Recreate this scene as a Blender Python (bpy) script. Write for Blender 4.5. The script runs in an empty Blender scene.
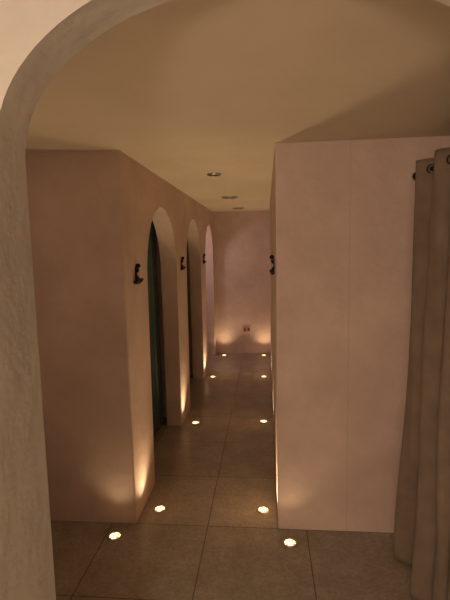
import bpy, bmesh, math
from mathutils import Vector, Matrix
S=bpy.context.scene
S.view_settings.view_transform='Standard'
S.view_settings.look='None'
COL=S.collection
H=2.265          # ceiling height
XL=-0.825; XR=0.055; YF=2.57; YB=7.14   # corridor faces

# ---------------- materials ----------------
def nt(name):
    m=bpy.data.materials.new(name); m.use_nodes=True
    n=m.node_tree; b=n.nodes['Principled BSDF']
    return m,n,b
def plaster(name,c1,c2,bump=0.12,rough=0.75,scale=2.2):
    m,n,b=nt(name)
    tc=n.nodes.new('ShaderNodeTexCoord')
    n1=n.nodes.new('ShaderNodeTexNoise'); n1.inputs['Scale'].default_value=scale; n1.inputs['Detail'].default_value=8; n1.inputs['Roughness'].default_value=0.62
    n.links.new(tc.outputs['Object'],n1.inputs['Vector'])
    cr=n.nodes.new('ShaderNodeValToRGB')
    cr.color_ramp.elements[0].position=0.3; cr.color_ramp.elements[0].color=(*c1,1)
    cr.color_ramp.elements[1].position=0.7; cr.color_ramp.elements[1].color=(*c2,1)
    n.links.new(n1.outputs['Fac'],cr.inputs['Fac']); n.links.new(cr.outputs['Color'],b.inputs['Base Color'])
    n2=n.nodes.new('ShaderNodeTexNoise'); n2.inputs['Scale'].default_value=14; n2.inputs['Detail'].default_value=6
    n.links.new(tc.outputs['Object'],n2.inputs['Vector'])
    bp=n.nodes.new('ShaderNodeBump'); bp.inputs['Strength'].default_value=bump; bp.inputs['Distance'].default_value=0.02
    n.links.new(n2.outputs['Fac'],bp.inputs['Height']); n.links.new(bp.outputs['Normal'],b.inputs['Normal'])
    b.inputs['Roughness'].default_value=rough
    b.inputs['Specular IOR Level'].default_value=0.25
    return m
M_wall=plaster('plaster_pink',(0.53,0.395,0.325),(0.69,0.53,0.44),bump=.35)
M_arch=plaster('plaster_cream',(0.50,0.46,0.41),(0.64,0.60,0.53),bump=.3)
M_ceil=plaster('plaster_ceiling',(0.63,0.53,0.40),(0.73,0.62,0.47),bump=0.08,scale=1.2)
def simple(name,c,rough=0.5,metal=0.0):
    m,n,b=nt(name)
    b.inputs['Base Color'].default_value=(*c,1); b.inputs['Roughness'].default_value=rough; b.inputs['Metallic'].default_value=metal
    return m
M_black=simple('black_metal',(0.012,0.011,0.010),0.45,0.6)
M_steel=simple('brushed_steel',(0.45,0.42,0.38),0.35,1.0)
M_dark=simple('dark_recess',(0.03,0.025,0.02),0.6)
M_white=simple('white_plastic',(0.62,0.55,0.5),0.4)
M_red=simple('socket_red',(0.35,0.06,0.04),0.5)
M_seam=simple('joint_filler',(0.42,0.305,0.245),0.8)
def emis(name,c,s):
    m,n,b=nt(name); b.inputs['Base Color'].default_value=(*c,1)
    tc=n.nodes.new('ShaderNodeTexCoord'); v=n.nodes.new('ShaderNodeTexVoronoi'); v.inputs['Scale'].default_value=70
    n.links.new(tc.outputs['Object'],v.inputs['Vector'])
    mp=n.nodes.new('ShaderNodeMapRange'); mp.inputs['From Min'].default_value=0.1; mp.inputs['From Max'].default_value=0.6
    mp.inputs['To Min'].default_value=s*1.8; mp.inputs['To Max'].default_value=s*0.1
    n.links.new(v.outputs['Distance'],mp.inputs['Value']); n.links.new(mp.outputs['Result'],b.inputs['Emission Strength'])
    b.inputs['Emission Color'].default_value=(*c,1)
    return m
M_glow=emis('lit_frosted_glass',(1.0,0.56,0.24),7)
M_bulb=simple('fill_lamp_glass',(0.9,0.8,0.65),0.4)  # glowing glass for the added fill lamps only
M_bulb.node_tree.nodes['Principled BSDF'].inputs['Emission Color'].default_value=(1,0.7,0.42,1)
M_bulb.node_tree.nodes['Principled BSDF'].inputs['Emission Strength'].default_value=3
def fabric(name,c1,c2,sc=220):
    m,n,b=nt(name)
    tc=n.nodes.new('ShaderNodeTexCoord')
    n1=n.nodes.new('ShaderNodeTexNoise'); n1.inputs['Scale'].default_value=9; n1.inputs['Detail'].default_value=8
    n.links.new(tc.outputs['Object'],n1.inputs['Vector'])
    cr=n.nodes.new('ShaderNodeValToRGB'); cr.color_ramp.elements[0].position=.3; cr.color_ramp.elements[1].position=.7
    cr.color_ramp.elements[0].color=(*c1,1); cr.color_ramp.elements[1].color=(*c2,1)
    n.links.new(n1.outputs['Fac'],cr.inputs['Fac']); n.links.new(cr.outputs['Color'],b.inputs['Base Color'])
    n2=n.nodes.new('ShaderNodeTexNoise'); n2.inputs['Scale'].default_value=sc
    n.links.new(tc.outputs['Object'],n2.inputs['Vector'])
    bp=n.nodes.new('ShaderNodeBump'); bp.inputs['Strength'].default_value=0.25; bp.inputs['Distance'].default_value=0.003
    n.links.new(n2.outputs['Fac'],bp.inputs['Height']); n.links.new(bp.outputs['Normal'],b.inputs['Normal'])
    b.inputs['Roughness'].default_value=0.9
    b.inputs['Sheen Weight'].default_value=0.05
    return m
M_cur=fabric('curtain_taupe_linen',(0.165,0.122,0.085),(0.235,0.175,0.123))
M_teal=fabric('curtain_teal_cloth',(0.04,0.07,0.06),(0.06,0.098,0.082))
def floor_mat():
    m,n,b=nt('stone_tile')
    tc=n.nodes.new('ShaderNodeTexCoord'); mp=n.nodes.new('ShaderNodeMapping')
    mp.inputs['Location'].default_value=(0.375,-0.17,0)
    n.links.new(tc.outputs['Object'],mp.inputs['Vector'])
    br=n.nodes.new('ShaderNodeTexBrick'); br.offset=0.0; br.squash=1.0
    br.inputs['Scale'].default_value=1; br.inputs['Brick Width'].default_value=0.6; br.inputs['Row Height'].default_value=0.6
    br.inputs['Mortar Size'].default_value=0.003; br.inputs['Mortar Smooth'].default_value=0.1
    br.inputs['Color1'].default_value=(0.31,0.26,0.20,1); br.inputs['Color2'].default_value=(0.35,0.295,0.228,1); br.inputs['Mortar'].default_value=(0.09,0.072,0.056,1)
    n.links.new(mp.outputs['Vector'],br.inputs['Vector'])
    nz=n.nodes.new('ShaderNodeTexNoise'); nz.inputs['Scale'].default_value=5; nz.inputs['Detail'].default_value=9; nz.inputs['Roughness'].default_value=.7
    n.links.new(tc.outputs['Object'],nz.inputs['Vector'])
    r1=n.nodes.new('ShaderNodeMapRange'); r1.inputs['From Min'].default_value=.3; r1.inputs['From Max'].default_value=.7; r1.inputs['To Min'].default_value=.75; r1.inputs['To Max'].default_value=1.16
    n.links.new(nz.outputs['Fac'],r1.inputs['Value'])
    vo=n.nodes.new('ShaderNodeTexVoronoi'); vo.inputs['Scale'].default_value=75
    n.links.new(tc.outputs['Object'],vo.inputs['Vector'])
    sep=n.nodes.new('ShaderNodeSeparateColor'); n.links.new(vo.outputs['Color'],sep.inputs['Color'])
    r2=n.nodes.new('ShaderNodeMapRange'); r2.inputs['To Min'].default_value=.86; r2.inputs['To Max'].default_value=1.14
    n.links.new(sep.outputs[0],r2.inputs['Value'])
    mu=n.nodes.new('ShaderNodeMath'); mu.operation='MULTIPLY'; n.links.new(r1.outputs['Result'],mu.inputs[0]); n.links.new(r2.outputs['Result'],mu.inputs[1])
    vm=n.nodes.new('ShaderNodeVectorMath'); vm.operation='SCALE'; n.links.new(br.outputs['Color'],vm.inputs[0]); n.links.new(mu.outputs[0],vm.inputs['Scale'])
    n.links.new(vm.outputs['Vector'],b.inputs['Base Color'])
    bp=n.nodes.new('ShaderNodeBump'); bp.inputs['Strength'].default_value=.4; bp.inputs['Distance'].default_value=.002; bp.invert=True
    n.links.new(br.outputs['Fac'],bp.inputs['Height']); n.links.new(bp.outputs['Normal'],b.inputs['Normal'])
    b.inputs['Roughness'].default_value=.34
    return m
M_floor=floor_mat()

# ---------------- helpers ----------------
def obj(name,bm,mat,parent=None,smooth=False,loc=None):
    me=bpy.data.meshes.new(name); bmesh.ops.recalc_face_normals(bm,faces=bm.faces); bm.to_mesh(me); bm.free()
    o=bpy.data.objects.new(name,me); COL.objects.link(o)
    for x in (mat if isinstance(mat,list) else [mat]): me.materials.append(x)
    if smooth:
        for p in me.polygons: p.use_smooth=True
    if loc: o.location=loc
    if parent: o.parent=parent
    return o
def empty(name,loc):
    e=bpy.data.objects.new(name,None); e.empty_display_size=.05; e.location=loc; COL.objects.link(e); return e
def box(name,a,b,mat,parent=None,bev=0.0):
    bm=bmesh.new()
    bmesh.ops.create_cube(bm,size=1)
    for v in bm.verts: v.co=Vector([a[i]+(v.co[i]+.5)*(b[i]-a[i]) for i in range(3)])
    if bev: bmesh.ops.bevel(bm,geom=bm.edges[:],offset=bev,segments=3,affect='EDGES',profile=.5)
    return obj(name,bm,mat,parent)
def extr(name,pts,axis,d0,d1,mat,bevel_pred=None,bev=0.012):
    def P(p,d): return {0:(d,p[0],p[1]),1:(p[0],d,p[1]),2:(p[0],p[1],d)}[axis]
    bm=bmesh.new()
    A=[bm.verts.new(P(p,d0)) for p in pts]; B=[bm.verts.new(P(p,d1)) for p in pts]
    bm.faces.new(A); bm.faces.new(B[::-1])
    for i in range(len(pts)):
        j=(i+1)%len(pts); bm.faces.new((A[i],B[i],B[j],A[j]))
    if bevel_pred:
        es=[e for e in bm.edges if bevel_pred(e.verts[0].co,e.verts[1].co)]
        bmesh.ops.bevel(bm,geom=es,offset=bev,segments=3,affect='EDGES',profile=.5)
    bmesh.ops.recalc_face_normals(bm,faces=bm.faces)
    bmesh.ops.triangulate(bm,faces=[f for f in bm.faces if len(f.verts)>4])
    return obj(name,bm,mat)
def lathe(bm,prof,n=32,M=Matrix()):
    rings=[]
    for r,z in prof:
        rings.append([bm.verts.new(M@Vector((r*math.cos(2*math.pi*i/n),r*math.sin(2*math.pi*i/n),z))) for i in range(n)])
    for a,b in zip(rings,rings[1:]):
        for i in range(n): bm.faces.new((a[i],a[(i+1)%n],b[(i+1)%n],b[i]))
    bm.faces.new(rings[0]); bm.faces.new(rings[-1])
def tube(bm,path,r,n=12):
    path=[Vector(p) for p in path]; rings=[]
    for i,p in enumerate(path):
        t=(path[min(i+1,len(path)-1)]-path[max(i-1,0)]).normalized()
        u=t.cross(Vector((0,0,1)));
        if u.length<.05: u=t.cross(Vector((1,0,0)))
        u.normalize(); v=t.cross(u)
        rr=r[i] if isinstance(r,list) else r
        rings.append([bm.verts.new(p+u*rr*math.cos(2*math.pi*k/n)+v*rr*math.sin(2*math.pi*k/n)) for k in range(n)])
    for a,b in zip(rings,rings[1:]):
        for k in range(n): bm.faces.new((a[k],a[(k+1)%n],b[(k+1)%n],b[k]))
    bm.faces.new(rings[0]); bm.faces.new(rings[-1])
def torus(bm,R,r,M,n=32,m=10):
    g=[[bm.verts.new(M@Vector(((R+r*math.cos(2*math.pi*j/m))*math.cos(2*math.pi*i/n),(R+r*math.cos(2*math.pi*j/m))*math.sin(2*math.pi*i/n),r*math.sin(2*math.pi*j/m)))) for j in range(m)] for i in range(n)]
    for i in range(n):
        for j in range(m):
            bm.faces.new((g[i][j],g[(i+1)%n][j],g[(i+1)%n][(j+1)%m],g[i][(j+1)%m]))

# ---------------- room shell ----------------
XW0,XW1=-2.6,1.6; YW0=-1.9
box('floor',(XW0-.1,YW0-.1,-.1),(XW1+.1,YB+.15,0),M_floor)
box('ceiling',(XW0-.1,YW0-.1,H),(XW1+.1,YB+.15,H+.1),M_ceil)
box('wall_back',(XW0-.1,YB,0),(XW1+.1,YB+.15,H),M_wall)
TH=.15
arches=[(3.07,4.12),(4.63,5.68),(6.12,7.02)]
ztop=2.03
pts=[(YF+TH,0)]
for a,b in arches:
    r=(b-a)/2; c=(a+b)/2; zs=ztop-r*1.02
    pts.append((a,0)); pts.append((a,zs))
    for k in range(1,28):
        t=math.pi-math.pi*k/28; pts.append((c+r*math.cos(t),zs+r*1.02*math.sin(t)))
    pts.append((b,zs)); pts.append((b,0))
pts+=[(YB,0),(YB,H),(YF+TH,H)]
def pl(a,b):
    if abs(a.x-b.x)>1e-5: return False
    for q in (a,b):
        if q.z>ztop+.02 or q.y<YF+TH+.02 or q.y>YB-.02: return False
    if a.z<.001 and b.z<.001: return False
    return True
extr('wall_left',pts,0,XL-TH,XL,M_wall,pl,.012)
extr('wall_front_left',[(-1.75,YF),(XL,YF),(XL,YF+TH),(-1.75,YF+TH)],2,0,H,M_wall,
     lambda a,b: abs(a.x-XL)<1e-4 and abs(b.x-XL)<1e-4 and abs(a.y-YF)<1e-4 and abs(b.y-YF)<1e-4,.012)
extr('wall_right',[(XR,YF),(1.0,YF),(1.0,YF+TH),(XR+TH,YF+TH),(XR+TH,YB),(XR,YB)],2,0,H,M_wall,
     lambda a,b: abs(a.x-XR)<1e-4 and abs(b.x-XR)<1e-4 and abs(a.y-YF)<1e-4 and abs(b.y-YF)<1e-4,.008)
box('trim_1',(0.461,YF-.0008,0),(0.4628,YF+.001,H),M_seam)
box('wall_side_right',(1.0,1.0,0),(1.12,YF+TH,H),M_wall)
box('wall_side_left',(-1.75-.12,1.0,0),(-1.75,YF+TH,H),M_wall)
box('wall_outer_left',(XW0-.1,YF+TH,0),(XW0,YB,H),M_wall)
box('wall_room_near',(XW0,YF+TH,0),(XL-TH,YF+TH+.08,H),M_wall)
box('wall_partition_1',(XW0,4.33,0),(XL-TH,4.42,H),M_wall)
box('wall_partition_2',(XW0,5.86,0),(XL-TH,5.94,H),M_wall)
AY0,AY1=.89,1.0; AP=.74
ac,aw,ah,zs=.02,.555,.33,1.915
p=[(XW0,zs),(ac-aw,zs)]
for k in range(1,48):
    t=math.pi-math.pi*k/48; p.append((ac+aw*math.cos(t),zs+ah*math.sin(t)))
p+=[(ac+aw,zs),(XW1,zs),(XW1,H),(XW0,H)]
extr('wall_archway',p,1,AY0,AY1,M_arch,
     lambda a,b: abs(a.y-b.y)<1e-5 and all(abs(q.x-ac)<aw+.01 and q.z<zs+ah+.01 for q in(a,b)),.006)
def pier(name,x0,x1,ex):
    extr(name,[(x0,AP),(x1,AP),(x1,AY1),(x0,AY1)],2,0,zs,M_arch,
         lambda a,b: abs(a.x-ex)<1e-4 and abs(b.x-ex)<1e-4 and abs(a.y-b.y)<1e-4,.008)
pier('wall_pier_left',XW0,ac-aw,ac-aw); pier('wall_pier_right',ac+aw,XW1,ac+aw)
box('wall_near_back',(XW0-.1,YW0-.1,0),(XW1+.1,YW0,H),M_arch)
box('wall_near_left',(XW0-.1,YW0,0),(XW0,AY1,H),M_arch)
box('wall_near_right',(XW1,YW0,0),(XW1+.1,AY1,H),M_arch)

# ---------------- recessed floor lights ----------------
def floor_light(x,y,e=11,cone=125):
    E=empty('recessed_floor_light',(x,y,0))
    bm=bmesh.new(); lathe(bm,[(0.030,0.0),(0.047,0.0),(0.046,0.003),(0.041,0.006),(0.035,0.006),(0.032,0.003),(0.030,0.0015)],40)
    obj('trim_ring',bm,M_steel,E,True)
    bm=bmesh.new(); lathe(bm,[(0.0305,0.0005),(0.031,0.003),(0.026,0.0055),(0.012,0.007),(0.002,0.0072)],32)
    obj('glass_lens',bm,M_glow,E,True)
    L=bpy.data.lights.new('uplight','SPOT'); L.energy=e; L.color=(1.0,0.71,0.40); L.spot_size=math.radians(cone); L.spot_blend=1.0; L.shadow_soft_size=.02
    o=bpy.data.objects.new('uplight',L); COL.objects.link(o); o.parent=E; o.location=(0,0,.02); o.rotation_euler=(math.pi,0,0)
for x,y,e,c in [(-.918,2.44,2.5,108),(.12,2.44,2.2,108),(-.713,2.733,12,112),(-.035,2.76,26,122),(-.705,4.2,17,112),(-.04,4.26,16,112),(-.719,5.78,16,112),(-.045,5.8,16,112),(-.68,6.98,8,112),(-.05,6.98,8,112)]:
    floor_light(x,y,e,c)

# ---------------- ceiling downlights (off) ----------------
def downlight(x,y,r):
    E=empty('ceiling_downlight',(x,y,H))
    bm=bmesh.new(); lathe(bm,[(r*.72,-.001),(r*.74,-.010),(r*.85,-.013),(r,-.008),(r*1.02,0),(r*.9,0)],40); obj('bezel',bm,M_steel,E,True)
    bm=bmesh.new(); lathe(bm,[(r*.74,-.0105),(r*.6,-.006),(r*.1,-.004)],32); obj('reflector',bm,M_dark,E,True)
downlight(-.392,3.52,.055); downlight(-.40,5.13,.09); downlight(-.39,6.55,.085)

# ---------------- wall hooks ----------------
def hook(x,y,z,side):
    E=empty('wall_hook',(x,y,z)); s=side
    bm=bmesh.new()
    for (a,b) in [((0,-.012,-.055),(.008,.012,.045))]:
        r=bmesh.ops.create_cube(bm,size=1)
        for v in r['verts']: v.co=Vector([a[i]+(v.co[i]+.5)*(b[i]-a[i]) for i in range(3)])
    tube(bm,[(.003,0,.02),(.012,0,.018),(.017,0,.03),(.018,0,.05)],[.009,.009,.009,.009])
    r=bmesh.ops.create_uvsphere(bm,u_segments=16,v_segments=10,radius=.016)
    for v in r['verts']: v.co+=Vector((.018,0,.054))
    for k in (-1,1):
        tube(bm,[(.005,0,-.015),(.014,k*.014,-.032),(.022,k*.040,-.042),(.024,k*.062,-.036)],[.011,.011,.011,.010])
    tube(bm,[(.014,-.062,-.046),(.016,0,-.052),(.014,.062,-.046)],.012)
    if s<0:
        for v in bm.verts: v.co.x*=-1
    obj('hook_body',bm,M_black,E,False)
hook(XL,2.79,1.545,1); hook(XL,4.34,1.555,1); hook(XL,5.89,1.56,1)
hook(XR,2.95,1.58,-1)

# ---------------- wall socket ----------------
E=empty('wall_socket',(-.32,YB,.39))
box('plate',(-.065,-.010,-.045),(.065,0,.045),M_white,E,.003)
box('insert_left',(-.052,-.013,-.032),(-.006,-.009,.032),M_red,E,.002)
box('insert_right',(.006,-.013,-.032),(.052,-.009,.032),M_red,E,.002)

# ---------------- curtains ----------------
RX,RZ=.785,2.05
E=empty('eyelet_curtain',(RX,1.9,0))
y0,y1=-.72,.53
NU,NV=480,80
lam=.235; yc=.43
def cx(y,t):
    A=.050+.034*t**1.3
    ph=2*math.pi*(y-yc)/lam
    w=math.cos(ph+.25*math.sin(2.3*y+1.0)+ .35*t*math.sin(5*y))
    w=math.copysign(abs(w)**.8,w)
    return -A*w - .012*t*math.sin(3.1*ph*.33+1.3) + .010*math.sin(9*t+7*y)*t + (.004+.010*t)*math.sin(ph*2.7+5*t)
bm=bmesh.new(); g=[]
for j in range(NV+1):
    t=j/NV; z=2.10-(2.10-.012)*t
    row=[]
    for i in range(NU+1):
        y=y0+(y1-y0)*i/NU
        yy=y+ .02*t*math.sin(4*t+11*y)
        row.append(bm.verts.new((cx(y,t),yy,z)))
    g.append(row)
for j in range(NV):
    for i in range(NU): bm.faces.new((g[j][i],g[j][i+1],g[j+1][i+1],g[j+1][i]))
o=obj('cloth',bm,M_cur,E,True)
md=o.modifiers.new('thick','SOLIDIFY'); md.thickness=.004
bm=bmesh.new(); tube(bm,[(0,-.8,RZ),(0,.56,RZ)],.011,16)
tube(bm,[(0,.555,RZ),(0,.565,RZ),(0,.585,RZ),(0,.60,RZ),(0,.61,RZ)],[.011,.018,.022,.016,.004],16)
for yy in (.545,-.76): 
    tube(bm,[(0,yy,RZ-.005),(.10,yy,RZ-.005),(.2145,yy,RZ-.005)],.007,10)
    tube(bm,[(.205,yy,RZ-.005),(.2147,yy,RZ-.005)],.025,16)
obj('rod',bm,M_black,E,True)
bm=bmesh.new()
prev=None
for i in range(2001):
    y=y0+.02+(y1-y0-.04)*i/2000; c=cx(y,.03)
    if prev is not None and prev*c<0:
        d=(cx(y+.003,.03)-cx(y-.003,.03))/.006
        tv=Vector((d,1,0)).normalized(); nv=Vector((tv.y,-tv.x,0))
        M=Matrix.Translation(Vector((0,y,RZ)))@nv.to_track_quat('Z','Y').to_matrix().to_4x4()
        torus(bm,.020,.005,M)
    prev=c
obj('eyelets',bm,M_black,E,True)

def door_curtain(ya,yb,name='doorway_curtain'):
    x=XL-TH-.075; yc=(ya+yb)/2; w=(yb-ya)/2+.08
    E=empty(name,(x,yc,0))
    bm=bmesh.new(); g=[]
    for j in range(31):
        t=j/30; z=2.13-2.11*t; row=[]
        for i in range(201):
            y=-w+2*w*i/200
            row.append(bm.verts.new(((.018+.016*t)*math.sin(y*48+1.5*math.sin(6*y)),y,z)))
        g.append(row)
    for j in range(30):
        for i in range(200): bm.faces.new((g[j][i],g[j][i+1],g[j+1][i+1],g[j+1][i]))
    o=obj('cloth',bm,M_teal,E,True); md=o.modifiers.new('t','SOLIDIFY'); md.thickness=.003
    bm=bmesh.new(); tube(bm,[(0,-w-.02,2.14),(0,w+.02,2.14)],.010,14)
    for k in (-1,1): tube(bm,[(0,k*(w-.02),2.14),(.075,k*(w-.02),2.14)],.007)
    obj('rod',bm,M_black,E,True)
door_curtain(*arches[0]); door_curtain(*arches[1])

# ---------------- added fill lamps ----------------
def fill_point(name,loc,e,c,r,parent=None):
    L=bpy.data.lights.new(name,'POINT'); L.energy=e; L.color=c; L.shadow_soft_size=r
    o=bpy.data.objects.new(name,L); COL.objects.link(o); o.location=loc
    if parent: o.parent=parent
    return o
for nm,x,y,z,e,c,r in [('added_fill_lamp',-.45,-1.3,1.75,108,(1.0,.77,.60),.15),  # added soft fill behind the camera, unseen; brightens arch and facing walls
                       ('added_fill_lamp',-1.45,1.35,1.75,3.5,(1.0,.74,.55),.10),  # added weak fill, hidden in the left bay behind the arch wall
                       ('added_fill_lamp',-1.6,6.5,1.8,13,(.93,.78,.90),.10)]:  # added lilac fill in the third arch room, spills onto the back wall
    E=empty(nm,(x,y,z))  # invented cage and bulb dress each added fill as a hanging lamp
    bm=bmesh.new(); torus(bm,r*.75,.006,Matrix.Translation((0,0,r*.9))); 
    for k in range(6):
        a=k*math.pi/3; tube(bm,[(r*.75*math.cos(a),r*.75*math.sin(a),r*.9),(r*1.25*math.cos(a),r*1.25*math.sin(a),0),(r*.75*math.cos(a),r*.75*math.sin(a),-r*.9)],.003,6)
        tube(bm,[(r*.75*math.cos(a),r*.75*math.sin(a),r*.9),(0,0,r*1.1)],.003,6)
    torus(bm,r*.75,.004,Matrix.Translation((0,0,-r*.9)))
    tube(bm,[(0,0,r*1.1),(0,0,H-z-.01)],.005); lathe(bm,[(.045,H-z-.02),(.05,H-z)],24)
    obj('fill_lamp_cage',bm,M_black,E)
    bm=bmesh.new(); bmesh.ops.create_uvsphere(bm,u_segments=20,v_segments=12,radius=.03); obj('fill_bulb_glass',bm,M_bulb,E,True).location=(0,0,.01)
    fill_point('fill_light',(0,0,-.05),e,c,r,E)

# world
W=bpy.data.worlds.new('World'); S.world=W; W.use_nodes=True
W.node_tree.nodes['Background'].inputs[0].default_value=(.02,.015,.012,1)

# ---------------- camera ----------------
th=math.radians(6.61); ps=math.radians(5.31); rho=.021
f=Vector((-math.sin(ps)*math.cos(th),math.cos(ps)*math.cos(th),-math.sin(th)))
R0=Vector((math.cos(ps),math.sin(ps),0)); U0=R0.cross(f)
Rc=(R0-rho*U0).normalized(); Uc=(U0+rho*R0).normalized()
M=Matrix((( Rc.x,Uc.x,-f.x,0),(Rc.y,Uc.y,-f.y,0),(Rc.z,Uc.z,-f.z,1.7),(0,0,0,1)))
cd=bpy.data.cameras.new('camera'); cam=bpy.data.objects.new('camera',cd); COL.objects.link(cam)
cam.matrix_world=M; cd.sensor_fit='VERTICAL'; cd.sensor_height=36; cd.lens=27; cd.clip_start=.02
S.camera=cam
